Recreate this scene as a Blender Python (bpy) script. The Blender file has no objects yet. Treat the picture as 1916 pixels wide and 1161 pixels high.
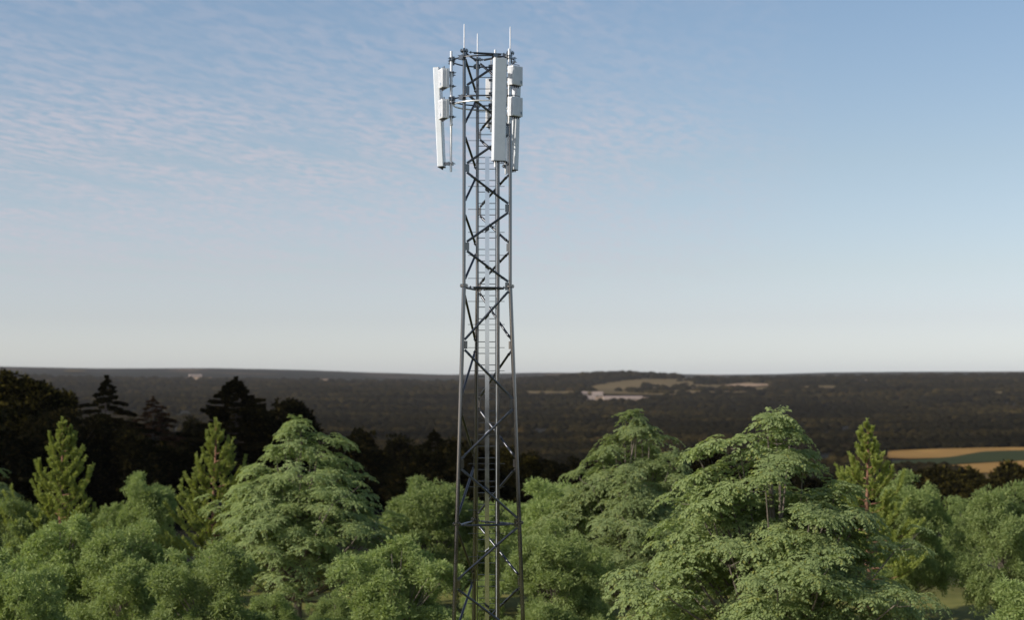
import bpy, math, random
import numpy as np
from mathutils import Vector

scene = bpy.context.scene
col = scene.collection
R = math.radians

# ------------------------------------------------------------------ camera
F_PX, PX_W, PX_H = 3200.0, 1916.0, 1161.0
CAM_Z = 15.0
HORIZON = 720.0
PITCH = math.atan((HORIZON - PX_H / 2) / F_PX)
cam_data = bpy.data.cameras.new('camera')
cam_data.sensor_width = 36.0
cam_data.lens = F_PX / PX_W * 36.0
cam_data.clip_start = 0.5
cam_data.clip_end = 60000
cam_data.dof.use_dof = True
cam_data.dof.focus_distance = 43.7
cam_data.dof.aperture_fstop = 0.85
cam = bpy.data.objects.new('camera', cam_data)
cam.location = (0, 0, CAM_Z)
cam.rotation_euler = (math.pi / 2 + PITCH, 0, 0)
col.objects.link(cam)
scene.camera = cam

# ------------------------------------------------------------------ light
SUN_AZ, SUN_EL = 245.5, 31.0          # azimuth clockwise from the view direction (+Y)
sd = Vector((math.sin(R(SUN_AZ)) * math.cos(R(SUN_EL)), math.cos(R(SUN_AZ)) * math.cos(R(SUN_EL)), math.sin(R(SUN_EL))))
sun_data = bpy.data.lights.new('sun', 'SUN')
sun_data.energy = 3.8
sun_data.angle = R(0.5)
sun_data.color = (1.0, 0.92, 0.82)
sun = bpy.data.objects.new('sun', sun_data)
sun.rotation_euler = sd.to_track_quat('Z', 'Y').to_euler()
sun.location = (-60, -30, 80)
col.objects.link(sun)

scene.view_settings.view_transform = 'Standard'
scene.view_settings.look = 'None'
scene.view_settings.exposure = 0.32
scene.view_settings.gamma = 1.0
scene.render.engine = 'CYCLES'
scene.cycles.max_bounces = 6
scene.cycles.diffuse_bounces = 4
scene.cycles.glossy_bounces = 3
scene.cycles.transmission_bounces = 3
scene.cycles.volume_bounces = 0
scene.cycles.use_denoising = True

# ------------------------------------------------------------------ sky
world = bpy.data.worlds.new("World")
scene.world = world
world.use_nodes = True
nt = world.node_tree
nt.nodes.clear()
def N(tree, kind, **kw):
    n = tree.nodes.new(kind)
    for k, v in kw.items():
        if k.startswith('i_'):
            n.inputs[int(k[2:])].default_value = v
        else:
            setattr(n, k, v)
    return n
def L(tree, a, b):
    tree.links.new(a, b)
def math_node(tree, op, a, b=None, clamp=False):
    n = tree.nodes.new('ShaderNodeMath'); n.operation = op; n.use_clamp = clamp
    for i, v in enumerate((a, b)):
        if v is None: continue
        if isinstance(v, (int, float)): n.inputs[i].default_value = v
        else: tree.links.new(v, n.inputs[i])
    return n.outputs[0]
def ramp(tree, fac, stops, interp='LINEAR'):
    n = tree.nodes.new('ShaderNodeValToRGB')
    n.color_ramp.interpolation = interp
    e = n.color_ramp.elements
    while len(e) < len(stops): e.new(0.5)
    for el, (p, c) in zip(e, stops):
        el.position = p
        el.color = (c[0], c[1], c[2], 1) if not isinstance(c, (int, float)) else (c, c, c, 1)
    tree.links.new(fac, n.inputs[0])
    return n.outputs[0]

sky = N(nt, 'ShaderNodeTexSky', sky_type='NISHITA')
sky.sun_disc = False
sky.sun_elevation = R(SUN_EL)
sky.sun_rotation = R(SUN_AZ)
sky.altitude = 200
sky.air_density = 1.0
sky.dust_density = 1.0
sky.ozone_density = 1.0
tc = N(nt, 'ShaderNodeTexCoord')
sep = N(nt, 'ShaderNodeSeparateXYZ')
L(nt, tc.outputs['Generated'], sep.inputs[0])
zc = math_node(nt, 'MAXIMUM', sep.outputs[2], 0.02)
u = math_node(nt, 'DIVIDE', sep.outputs[0], zc)
v = math_node(nt, 'DIVIDE', sep.outputs[1], zc)
comb = N(nt, 'ShaderNodeCombineXYZ')
L(nt, math_node(nt, 'MULTIPLY', u, 1.9), comb.inputs[0]); L(nt, math_node(nt, 'SUBTRACT', v, math_node(nt, 'MULTIPLY', u, 1.0)), comb.inputs[1])
# ripples of a thin high cloud sheet (flat layer overhead, seen in perspective)
rip = N(nt, 'ShaderNodeTexNoise'); rip.inputs['Scale'].default_value = 8.0
rip.inputs['Detail'].default_value = 5.0; rip.inputs['Roughness'].default_value = 0.62; rip.inputs['Distortion'].default_value = 0.35
L(nt, comb.outputs[0], rip.inputs['Vector'])
rip_f = ramp(nt, rip.outputs['Fac'], [(0.38, 0.0), (0.60, 1.0)])
veil = N(nt, 'ShaderNodeTexNoise'); veil.inputs['Scale'].default_value = 0.9
veil.inputs['Detail'].default_value = 4.0; veil.inputs['Roughness'].default_value = 0.55
L(nt, comb.outputs[0], veil.inputs['Vector'])
veil_f = ramp(nt, veil.outputs['Fac'], [(0.30, 0.05), (0.54, 1.0)])
# the sheet covers the left of the view and thins out to the right
az = math_node(nt, 'DIVIDE', sep.outputs[0], math_node(nt, 'MAXIMUM', sep.outputs[1], 0.05))
side = ramp(nt, math_node(nt, 'MULTIPLY_ADD', az, 1.4), [(0.10, 1.0), (0.56, .85), (0.76, 0.0)])
n_ = side.node
n_.inputs[0].links[0].from_node.inputs[2].default_value = 0.5
elev = ramp(nt, sep.outputs[2], [(0.04, 0.0), (0.075, 1.0), (0.145, 1.0), (0.175, 0.42), (0.30, 0.4)])
cf = math_node(nt, 'MULTIPLY', math_node(nt, 'MULTIPLY', rip_f, veil_f), math_node(nt, 'MULTIPLY', side, elev))
cf = math_node(nt, 'MULTIPLY', cf, 0.72, clamp=True)
# the low air is whiter than the clean-air model makes it
low = ramp(nt, sep.outputs[2], [(0.0, (.62, .68, .94)), (0.0144, (.60, .645, .85)), (0.0375, (.505, .508, .65)), (0.067, (.492, .475, .540)), (0.129, (.490, .465, .475)), (0.2125, (.465, .467, .482)), (0.4, (.49, .49, .50))])
hs = N(nt, 'ShaderNodeMix', data_type='RGBA', blend_type='MULTIPLY'); hs.inputs[0].default_value = 1.0
L(nt, sky.outputs[0], hs.inputs[6]); L(nt, low, hs.inputs[7])
hv = N(nt, 'ShaderNodeVectorMath', operation='SCALE'); hv.inputs[3].default_value = 2.0
L(nt, hs.outputs[2], hv.inputs[0])
cmix = N(nt, 'ShaderNodeMix', data_type='RGBA')
L(nt, cf, cmix.inputs[0])
L(nt, hv.outputs[0], cmix.inputs[6])
cmix.inputs[7].default_value = (4.75, 4.5, 5.05, 1)
bg = N(nt, 'ShaderNodeBackground')
bg.inputs['Strength'].default_value = 0.10
L(nt, cmix.outputs[2], bg.inputs['Color'])
wo = N(nt, 'ShaderNodeOutputWorld')
L(nt, bg.outputs[0], wo.inputs['Surface'])

# ------------------------------------------------------------------ helpers
class MB:
    """collects shapes into one mesh"""
    def __init__(self):
        self.v, self.f, self.s, self.n = [], [], [], 0
    def add(self, verts, faces, smooth=False):
        self.v.extend([tuple(p) for p in verts])
        self.f.extend([tuple(i + self.n for i in fc) for fc in faces])
        self.s.extend([smooth] * len(faces))
        self.n += len(verts)
    def box(self, c, size, ax=None):
        ax = ax or (Vector((1, 0, 0)), Vector((0, 1, 0)), Vector((0, 0, 1)))
        c = Vector(c)
        vs = []
        for sx, sy, sz in ((-1,-1,-1),(1,-1,-1),(1,1,-1),(-1,1,-1),(-1,-1,1),(1,-1,1),(1,1,1),(-1,1,1)):
            vs.append(c + ax[0]*(sx*size[0]/2) + ax[1]*(sy*size[1]/2) + ax[2]*(sz*size[2]/2))
        self.add(vs, [(0,3,2,1),(4,5,6,7),(0,1,5,4),(1,2,6,5),(2,3,7,6),(3,0,4,7)])
    def prism(self, prof, z0, z1, smooth=False):
        n = len(prof)
        vs = [(x, y, z0) for x, y in prof] + [(x, y, z1) for x, y in prof]
        self.add(vs, [(i, (i+1) % n, n + (i+1) % n, n + i) for i in range(n)], smooth)
        self.add([(x, y, z0) for x, y in prof], [tuple(reversed(range(n)))])
        self.add([(x, y, z1) for x, y in prof], [tuple(range(n))])
    def tube(self, pts, radii, sides=12, caps=True, smooth=True):
        pts = [Vector(p) for p in pts]
        if isinstance(radii, (int, float)): radii = [radii] * len(pts)
        rings = []
        ref = None
        for i, p in enumerate(pts):
            d = (pts[min(i+1, len(pts)-1)] - pts[max(i-1, 0)]).normalized()
            if ref is None:
                ref = Vector((0, 0, 1)) if abs(d.z) < 0.9 else Vector((1, 0, 0))
            a = (ref - d * ref.dot(d)).normalized(); b = d.cross(a); ref = a
            rings.append([p + (a * math.cos(t) + b * math.sin(t)) * radii[i] for t in [2*math.pi*k/sides for k in range(sides)]])
        vs = [q for r in rings for q in r]
        fs = []
        for i in range(len(pts) - 1):
            for k in range(sides):
                k2 = (k + 1) % sides
                fs.append((i*sides + k, i*sides + k2, (i+1)*sides + k2, (i+1)*sides + k))
        self.add(vs, fs, smooth)
        if caps:
            self.add(rings[0], [tuple(reversed(range(sides)))])
            self.add(rings[-1], [tuple(range(sides))])
    def ring(self, c, rad, r, seg=64, sides=10):
        vs, fs = [], []
        for i in range(seg):
            t = 2*math.pi*i/seg
            for k in range(sides):
                q = 2*math.pi*k/sides
                rr = rad + r*math.cos(q)
                vs.append((c[0] + rr*math.sin(t), c[1] + rr*math.cos(t), c[2] + r*math.sin(q)))
        for i in range(seg):
            for k in range(sides):
                i2, k2 = (i+1) % seg, (k+1) % sides
                fs.append((i*sides+k, i*sides+k2, i2*sides+k2, i2*sides+k))
        self.add(vs, fs, True)
    def build(self, name, mat, parent=None):
        me = bpy.data.meshes.new(name)
        me.from_pydata(self.v, [], self.f)
        me.polygons.foreach_set('use_smooth', self.s)
        me.materials.append(mat)
        me.update()
        o = bpy.data.objects.new(name, me)
        col.objects.link(o)
        if parent: o.parent = parent
        return o

def np_mesh(name, verts, faces, mat, smooth=False):
    """faces: n x k array"""
    verts = np.ascontiguousarray(verts, dtype=np.float32); faces = np.ascontiguousarray(faces, dtype=np.int32)
    me = bpy.data.meshes.new(name)
    me.vertices.add(len(verts)); me.vertices.foreach_set('co', verts.ravel())
    n, k = faces.shape
    me.loops.add(n*k); me.loops.foreach_set('vertex_index', faces.ravel())
    me.polygons.add(n)
    me.polygons.foreach_set('loop_start', np.arange(0, n*k, k, dtype=np.int32))
    me.polygons.foreach_set('loop_total', np.full(n, k, dtype=np.int32))
    me.polygons.foreach_set('use_smooth', np.full(n, smooth, dtype=bool))
    me.materials.append(mat)
    me.update(calc_edges=True); me.validate()
    return me
def link(name, data, parent=None):
    o = bpy.data.objects.new(name, data); col.objects.link(o)
    if parent: o.parent = parent
    return o
def tag(o, label=None, cat=None, group=None, kind=None):
    if label: o['label'] = label
    if cat: o['category'] = cat
    if group: o['group'] = group
    if kind: o['kind'] = kind
    return o
def empty(name, loc=(0,0,0), rz=0.0):
    o = bpy.data.objects.new(name, None); o.location = loc; o.rotation_euler = (0, 0, rz)
    o.empty_display_size = 0.3
    col.objects.link(o); return o
def pol(phi, r, z=0.0):
    return Vector((r*math.sin(R(phi)), r*math.cos(R(phi)), z))

# ------------------------------------------------------------------ materials
def new_mat(name):
    m = bpy.data.materials.new(name); m.use_nodes = True
    t = m.node_tree; p = t.nodes['Principled BSDF']
    return m, t, p
def metal_mat(name, base, rough, scale=14.0, var=0.25, metallic=1.0):
    m, t, p = new_mat(name)
    c = N(t, 'ShaderNodeTexCoord')
    n = N(t, 'ShaderNodeTexNoise'); n.inputs['Scale'].default_value = scale; n.inputs['Detail'].default_value = 4
    L(t, c.outputs['Object'], n.inputs['Vector'])
    lo = tuple(b*(1-var) for b in base); hi = tuple(min(1, b*(1+var*0.6)) for b in base)
    L(t, ramp(t, n.outputs['Fac'], [(0.3, lo), (0.7, hi)]), p.inputs['Base Color'])
    L(t, ramp(t, n.outputs['Fac'], [(0.3, rough*0.8), (0.7, rough*1.25)]), p.inputs['Roughness'])
    p.inputs['Metallic'].default_value = metallic
    return m
M_GALV = metal_mat('galvanised steel', (0.19, 0.19, 0.19), 0.14, 2.5, 0.08)
M_BRACE = metal_mat('weathered steel', (0.095, 0.10, 0.11), 0.30, 4, .15)
M_TRAY = metal_mat('brushed tray steel', (0.66, 0.69, 0.72), 0.10, 3, 0.05)
M_PIPE = metal_mat('bright zinc', (0.80, 0.81, 0.82), 0.38, 10, 0.1, 0.6)
M_DARK = metal_mat('dark fittings', (0.10, 0.10, 0.11), 0.5, 10, 0.2, 0.5)
M_WHITE = metal_mat('white radome paint', (0.74, 0.785, 0.83), 0.30, 3, 0.05, 0.0)
M_CASE = metal_mat('white cast housing', (0.78, 0.80, 0.83), 0.4, 4, 0.06, 0.0)
M_GREY = metal_mat('pale grey cast housing', (0.70, 0.71, 0.72), 0.42, 5, 0.06, 0.0)
M_ROD = metal_mat('pale aluminium rod', (0.78, 0.79, 0.82), 0.4, 10, 0.08, 0.4)
M_STICK = metal_mat('blue grey rating sticker', (0.28, 0.36, 0.44), 0.5, 60, 0.3, 0.0)

def leaf_mat(name, stops, trans=0.44, tint=1.15, rough=0.6, spec=.2):
    m, t, p = new_mat(name)
    g = N(t, 'ShaderNodeNewGeometry')
    c = ramp(t, g.outputs['Random Per Island'], stops)
    oi = N(t, 'ShaderNodeObjectInfo')
    hs = N(t, 'ShaderNodeHueSaturation')
    L(t, c, hs.inputs['Color'])
    L(t, ramp(t, oi.outputs['Random'], [(0.0, 0.85), (1.0, 1.12)]), hs.inputs['Value'])
    L(t, hs.outputs[0], p.inputs['Base Color'])
    p.inputs['Roughness'].default_value = rough
    p.inputs['Specular IOR Level'].default_value = spec
    tr = N(t, 'ShaderNodeBsdfTranslucent')
    tm = N(t, 'ShaderNodeMix', data_type='RGBA', blend_type='MULTIPLY')
    tm.inputs[0].default_value = 1.0
    L(t, hs.outputs[0], tm.inputs[6]); tm.inputs[7].default_value = (tint, tint*1.02, tint*0.6, 1)
    L(t, tm.outputs[2], tr.inputs['Color'])
    mx = N(t, 'ShaderNodeMixShader'); mx.inputs[0].default_value = trans
    L(t, p.outputs[0], mx.inputs[1]); L(t, tr.outputs[0], mx.inputs[2])
    L(t, mx.outputs[0], t.nodes['Material Output'].inputs['Surface'])
    return m
M_LEAF_A = leaf_mat('pinnate leaves', [(0.0, (0.235, 0.30, 0.125)), (0.5, (0.285, 0.355, 0.148)), (0.9, (0.32, 0.385, 0.152)), (1.0, (0.28, 0.29, 0.07))])
M_LEAF_B = leaf_mat('narrow leaves', [(0.0, (0.225, 0.295, 0.11)), (0.6, (0.29, 0.36, 0.135)), (1.0, (0.33, 0.39, 0.145))])
M_LEAF_C = leaf_mat('pine needles', [(0.0, (0.21, 0.255, 0.065)), (0.6, (0.30, 0.345, 0.09)), (1.0, (0.36, 0.395, 0.11))])
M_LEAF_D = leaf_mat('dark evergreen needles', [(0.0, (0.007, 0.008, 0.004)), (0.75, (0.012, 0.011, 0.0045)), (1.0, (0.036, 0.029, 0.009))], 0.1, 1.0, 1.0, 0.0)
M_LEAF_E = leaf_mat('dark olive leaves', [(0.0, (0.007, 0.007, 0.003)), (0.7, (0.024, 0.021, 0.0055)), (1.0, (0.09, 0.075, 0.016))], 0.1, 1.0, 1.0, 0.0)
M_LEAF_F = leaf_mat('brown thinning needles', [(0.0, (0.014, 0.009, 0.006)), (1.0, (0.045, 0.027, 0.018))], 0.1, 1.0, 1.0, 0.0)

def bark_mat(name, a, b, scale=5.0):
    m, t, p = new_mat(name)
    c = N(t, 'ShaderNodeTexCoord')
    mp = N(t, 'ShaderNodeMapping'); mp.inputs['Scale'].default_value = (1, 1, 0.25)
    L(t, c.outputs['Object'], mp.inputs['Vector'])
    n = N(t, 'ShaderNodeTexNoise'); n.inputs['Scale'].default_value = scale; n.inputs['Detail'].default_value = 6
    L(t, mp.outputs[0], n.inputs['Vector'])
    L(t, ramp(t, n.outputs['Fac'], [(0.3, a), (0.7, b)]), p.inputs['Base Color'])
    p.inputs['Roughness'].default_value = 0.9
    bp = N(t, 'ShaderNodeBump'); bp.inputs['Strength'].default_value = 0.5; bp.inputs['Distance'].default_value = 0.05
    L(t, n.outputs['Fac'], bp.inputs['Height']); L(t, bp.outputs[0], p.inputs['Normal'])
    return m
M_BARK = bark_mat('grey brown bark', (0.10, 0.08, 0.065), (0.24, 0.20, 0.165))
M_BARK_RED = bark_mat('reddish pine bark', (0.16, 0.075, 0.045), (0.34, 0.18, 0.115))
M_BARK_DK = bark_mat('dark bark', (0.015, 0.012, 0.01), (0.03, 0.024, 0.02))

# ------------------------------------------------------------------ terrain
def smooth(a, b, x):
    t = np.clip((x - a) / (b - a), 0, 1)
    return t * t * (3 - 2 * t)
RIDGE_PX = np.array([-400, 0, 200, 400, 560, 700, 840, 1000, 1100, 1340, 1450, 1550, 1700, 1916, 2300], float)
RIDGE_Y = np.array([684, 687, 690, 689, 692, 697, 701, 697, 697, 701, 700, 697, 696, 696, 690], float)
def vnoise(x, y, seed=0):
    def h(i, j):
        s = np.sin(i * 127.1 + j * 311.7 + seed * 74.7) * 43758.5453
        return s - np.floor(s)
    xi, yi = np.floor(x), np.floor(y); fx, fy = x - xi, y - yi
    fx = fx*fx*(3-2*fx); fy = fy*fy*(3-2*fy)
    return (h(xi,yi)*(1-fx)+h(xi+1,yi)*fx)*(1-fy) + (h(xi,yi+1)*(1-fx)+h(xi+1,yi+1)*fx)*fy
CREST = 8500.0
def terrain(x, y):
    x = np.asarray(x, float); y = np.asarray(y, float)
    d = np.hypot(x, y) + 1e-6
    az = x / np.maximum(y, d * 0.3)
    px = 958 + F_PX * az
    left = smooth(0.02, -0.22, az)
    z = -30.0 * smooth(150 + 60 * left, 650 + 150 * left, d)
    ridge = CAM_Z + (HORIZON - np.interp(px, RIDGE_PX, RIDGE_Y)) / F_PX * CREST
    ridge = np.where(y > 0, ridge, 40.0)
    t = np.clip((d - 2300) / (CREST - 2300), 0, 1)
    roll = (vnoise(x / 900, y / 900, 3) - 0.5) * 26 * smooth(2300, 4200, d) * smooth(CREST, 6800, d)
    z = z + (ridge + 30) * (t ** 1.15) + roll
    # wooded knoll behind the farm
    g = np.exp(-(((x - 330) / 260) ** 2) - (((y - 5200) / 420) ** 2))
    z = z + 25 * g
    z = z - 260 * smooth(CREST, 13000, d)
    z = z + (vnoise(x / 40, y / 40, 1) - 0.5) * 0.8 * smooth(20, 150, d)
    return z
def at(px, py, dmin=30.0, dmax=12000.0):
    """where the sight line of a photo pixel meets the ground"""
    ax = (px - 958) / F_PX; ez = (HORIZON - py) / F_PX
    ds = np.geomspace(dmin, dmax, 6000)
    zz = CAM_Z + ez * ds
    tz = terrain(ax * ds, ds)
    k = int(np.argmax(zz <= tz))
    if zz[k] > tz[k]: k = len(ds) - 1
    return np.array([ax * ds[k], ds[k], tz[k]])

rr = np.concatenate([[0.0], np.geomspace(3, 13000, 170)])
aa = np.concatenate([np.arange(-24, 24, 0.22), np.arange(24, 336, 3.0)])
AA, RR = np.meshgrid(np.radians(aa), rr)
X, Y = RR * np.sin(AA), RR * np.cos(AA)
Z = terrain(X, Y)
na, nr = len(aa), len(rr)
idx = np.arange(na * nr).reshape(nr, na)
q = np.stack([idx[:-1, :], np.roll(idx[:-1, :], -1, 1), np.roll(idx[1:, :], -1, 1), idx[1:, :]], -1).reshape(-1, 4)[:, ::-1]
gm, gt, gp = new_mat('meadow and wooded land')
geo = N(gt, 'ShaderNodeNewGeometry')
n1 = N(gt, 'ShaderNodeTexNoise'); n1.inputs['Scale'].default_value = 0.35; n1.inputs['Detail'].default_value = 8; n1.inputs['Roughness'].default_value = 0.7
L(gt, geo.outputs['Position'], n1.inputs['Vector'])
grass = ramp(gt, n1.outputs['Fac'], [(0.3, (0.10, 0.105, 0.026)), (0.55, (0.16, 0.155, 0.042)), (0.75, (0.21, 0.18, 0.06))])
n2 = N(gt, 'ShaderNodeTexNoise'); n2.inputs['Scale'].default_value = 0.012; n2.inputs['Detail'].default_value = 10; n2.inputs['Roughness'].default_value = 0.75
L(gt, geo.outputs['Position'], n2.inputs['Vector'])
wood = ramp(gt, n2.outputs['Fac'], [(0.35, (0.005, 0.0055, 0.003)), (0.52, (0.009, 0.009, 0.005)), (0.7, (0.018, 0.014, 0.008))])
# far cleared fields between the woods
mpf = N(gt, 'ShaderNodeMapping'); mpf.inputs['Scale'].default_value = (0.0016, 0.0011, 0.0)
L(gt, geo.outputs['Position'], mpf.inputs['Vector'])
n3 = N(gt, 'ShaderNodeTexNoise'); n3.inputs['Scale'].default_value = 1.6; n3.inputs['Detail'].default_value = 3; n3.inputs['Roughness'].default_value = 0.5
L(gt, mpf.outputs[0], n3.inputs['Vector'])
cleared = ramp(gt, n3.outputs['Fac'], [(0.62, 0.0), (0.65, 1.0)])
ln = N(gt, 'ShaderNodeVectorMath', operation='LENGTH'); L(gt, geo.outputs['Position'], ln.inputs[0])
farm = ramp(gt, math_node(gt, 'MULTIPLY', ln.outputs['Value'], 0.0001), [(0.30, 0.0), (0.40, 1.0)])
fm = math_node(gt, 'MULTIPLY', cleared, farm)
fmix = N(gt, 'ShaderNodeMix', data_type='RGBA'); L(gt, fm, fmix.inputs[0]); L(gt, wood, fmix.inputs[6]); fmix.inputs[7].default_value = (0.085, 0.055, 0.03, 1)
near = ramp(gt, math_node(gt, 'MULTIPLY', ln.outputs['Value'], 0.001), [(0.122, 0.0), (0.138, 1.0)])
gmix = N(gt, 'ShaderNodeMix', data_type='RGBA'); L(gt, near, gmix.inputs[0]); L(gt, grass, gmix.inputs[6]); L(gt, fmix.outputs[2], gmix.inputs[7])
L(gt, gmix.outputs[2], gp.inputs['Base Color'])
gp.inputs['Roughness'].default_value = 0.95
gp.inputs['Specular IOR Level'].default_value = 0.1
bump = N(gt, 'ShaderNodeBump'); bump.inputs['Strength'].default_value = 0.6; bump.inputs['Distance'].default_value = 0.15
L(gt, n1.outputs['Fac'], bump.inputs['Height']); L(gt, bump.outputs[0], gp.inputs['Normal'])
ground = link('ground', np_mesh('ground', np.stack([X.ravel(), Y.ravel(), Z.ravel()], 1), q, gm, True))
tag(ground, kind='structure')

# fields: sheets laid over the terrain inside an outline drawn on the ground
def field_mat(name, a, b, scale):
    m, t, p = new_mat(name)
    g = N(t, 'ShaderNodeNewGeometry')
    mp = N(t, 'ShaderNodeMapping'); mp.inputs['Scale'].default_value = (1, 0.25, 1)
    L(t, g.outputs['Position'], mp.inputs['Vector'])
    n = N(t, 'ShaderNodeTexNoise'); n.inputs['Scale'].default_value = scale; n.inputs['Detail'].default_value = 6
    L(t, mp.outputs[0], n.inputs['Vector'])
    L(t, ramp(t, n.outputs['Fac'], [(0.3, a), (0.7, b)]), p.inputs['Base Color'])
    p.inputs['Roughness'].default_value = 0.95; p.inputs['Specular IOR Level'].default_value = 0.1
    return m
M_TILL = field_mat('tilled orange soil', (0.17, 0.092, 0.022), (0.31, 0.18, 0.048), 0.02)
M_CROP = field_mat('dark green crop', (0.017, 0.024, 0.003), (0.028, 0.036, 0.005), 0.02)
M_STUB = field_mat('dry olive stubble', (0.080, 0.056, 0.020), (0.135, 0.095, 0.037), 0.008)
M_TRACK = field_mat('pale track', (0.22, 0.15, 0.09), (0.32, 0.22, 0.14), 0.05)
def field(outline, mat, lift, n=40):
    lo = [at(px, py)[:2] for px, py in outline]
    # fill by rows between the left and right outline: use a fan-free grid through polygon scan in (azimuth, distance)
    pts = np.array(outline, float)
    ys = np.linspace(pts[:, 1].min(), pts[:, 1].max(), 14)
    rows = []
    for y in ys:
        yy = min(max(y, pts[:, 1].min() + 1e-3), pts[:, 1].max() - 1e-3)
        xs = []
        for i in range(len(pts)):
            (x0, y0), (x1, y1) = pts[i], pts[(i+1) % len(pts)]
            if (y0 - yy) * (y1 - yy) < 0:
                xs.append(x0 + (x1 - x0) * (yy - y0) / (y1 - y0))
        a, b = (min(xs), max(xs)) if xs else (pts[:, 0].mean(), pts[:, 0].mean() + 1)
        rows.append([at(a + (b - a) * k / n, y) for k in range(n + 1)])
    V = np.array(rows).reshape(-1, 3)
    V[:, 2] = terrain(V[:, 0], V[:, 1]) + lift
    W = n + 1
    ii = np.arange(len(rows) * W).reshape(len(rows), W)
    Q = np.stack([ii[:-1, :-1], ii[1:, :-1], ii[1:, 1:], ii[:-1, 1:]], -1).reshape(-1, 4)
    return tag(link('field', np_mesh('field', V, Q, mat, True)), kind='structure')
FIELDS = [
    ([(1655, 846), (1700, 843), (1810, 840), (1916, 838), (2030, 836), (2030, 841), (1840, 846), (1770, 858), (1700, 860), (1650, 859)], M_TILL, 0.5),
    ([(1660, 866), (1700, 863), (1772, 858), (1842, 847), (2030, 842), (2030, 862), (1916, 863), (1780, 871), (1720, 875), (1660, 874)], M_CROP, 0.7),
    ([(1770, 874), (1830, 870), (1916, 865), (2040, 860), (2040, 890), (1916, 884), (1840, 889), (1800, 884)], M_TILL, 0.9),
    ([(1640, 892), (1700, 884), (1800, 888), (1960, 884), (2020, 925), (1960, 955), (1760, 955), (1650, 940)], M_STUB, .35),
    ([(1030, 738), (1110, 725), (1160, 715), (1230, 711), (1310, 710), (1380, 716), (1445, 722), (1440, 733), (1380, 739), (1250, 743), (1150, 739), (1060, 742)], M_STUB, 4.0),
]
FIELDS += [([(1085, 747), (1130, 744), (1200, 744.5), (1225, 748), (1200, 751.5), (1100, 752)], M_TRACK, 1.6)]
for cx, cy, w_, h_, m_ in ((1620, 716.5, 60, 5, M_TRACK), (1545, 730, 110, 5, M_STUB), (1700, 719.5, 44, 4, M_STUB), (1800, 716, 70, 6, M_TRACK), (85, 719.5, 56, 5, M_TRACK),
                          (605, 716, 66, 5, M_TRACK), (140, 698, 46, 3, M_STUB), (372, 712.5, 60, 5, M_TRACK), (1010, 741, 90, 5, M_STUB), (1400, 726, 90, 6, M_TRACK), (1880, 742, 60, 4, M_STUB)):
    FIELDS.append(([(cx - w_/2, cy), (cx - w_*.2, cy - h_/2), (cx + w_*.35, cy - h_*.4), (cx + w_/2, cy + h_*.1), (cx + w_*.1, cy + h_/2), (cx - w_*.3, cy + h_*.35)], m_, 7.0))
for f_ in FIELDS: field(*f_)

# haze is added after the structure (see the end)

# ------------------------------------------------------------------ leaf instancing
rng = np.random.default_rng(7)
def frames(normal, spin):
    """n x 3 x 3 matrices whose z column is the normal"""
    nrm = normal / np.linalg.norm(normal, axis=1, keepdims=True)
    ref = np.where(np.abs(nrm[:, 2:3]) < 0.95, np.array([[0, 0, 1.0]]), np.array([[1.0, 0, 0]]))
    a = np.cross(ref, nrm); a /= np.linalg.norm(a, axis=1, keepdims=True)
    b = np.cross(nrm, a)
    c, s = np.cos(spin)[:, None], np.sin(spin)[:, None]
    a2 = a * c + b * s; b2 = np.cross(nrm, a2)
    return np.stack([a2, b2, nrm], -1)
def instance(tv, tf, pos, rot, scale):
    n, k = len(pos), len(tv)
    V = np.einsum('nij,kj->nki', rot, tv) * np.asarray(scale).reshape(n, 1, 1) + pos[:, None, :]
    Fq = tf[None] + (np.arange(n) * k)[:, None, None]
    return V.reshape(-1, 3), Fq.reshape(-1, tf.shape[1])
def join(chunks):
    vs, fs, o = [], [], 0
    for v_, f_ in chunks:
        vs.append(v_); fs.append(f_ + o); o += len(v_)
    return np.concatenate(vs), np.concatenate(fs)
def kites(base, direc, normal, length, width, fold=0.15):
    """one leaf per row: base, left, tip, right"""
    d = direc / np.linalg.norm(direc, axis=1, keepdims=True)
    s = np.cross(d, normal); s /= np.maximum(np.linalg.norm(s, axis=1, keepdims=True), 1e-6)
    up = np.cross(s, d)
    length = np.asarray(length).reshape(-1, 1); width = np.asarray(width).reshape(-1, 1)
    mid = base + d * length * 0.55 + up * length * fold * 0.5
    V = np.stack([base, mid - s * width * 0.5, base + d * length - up * length * fold * 0.3, mid + s * width * 0.5], 1)
    n = len(base)
    return V.reshape(-1, 3), np.arange(4 * n).reshape(n, 4)

def unit(v):
    return v / np.linalg.norm(v, axis=-1, keepdims=True)

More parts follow.
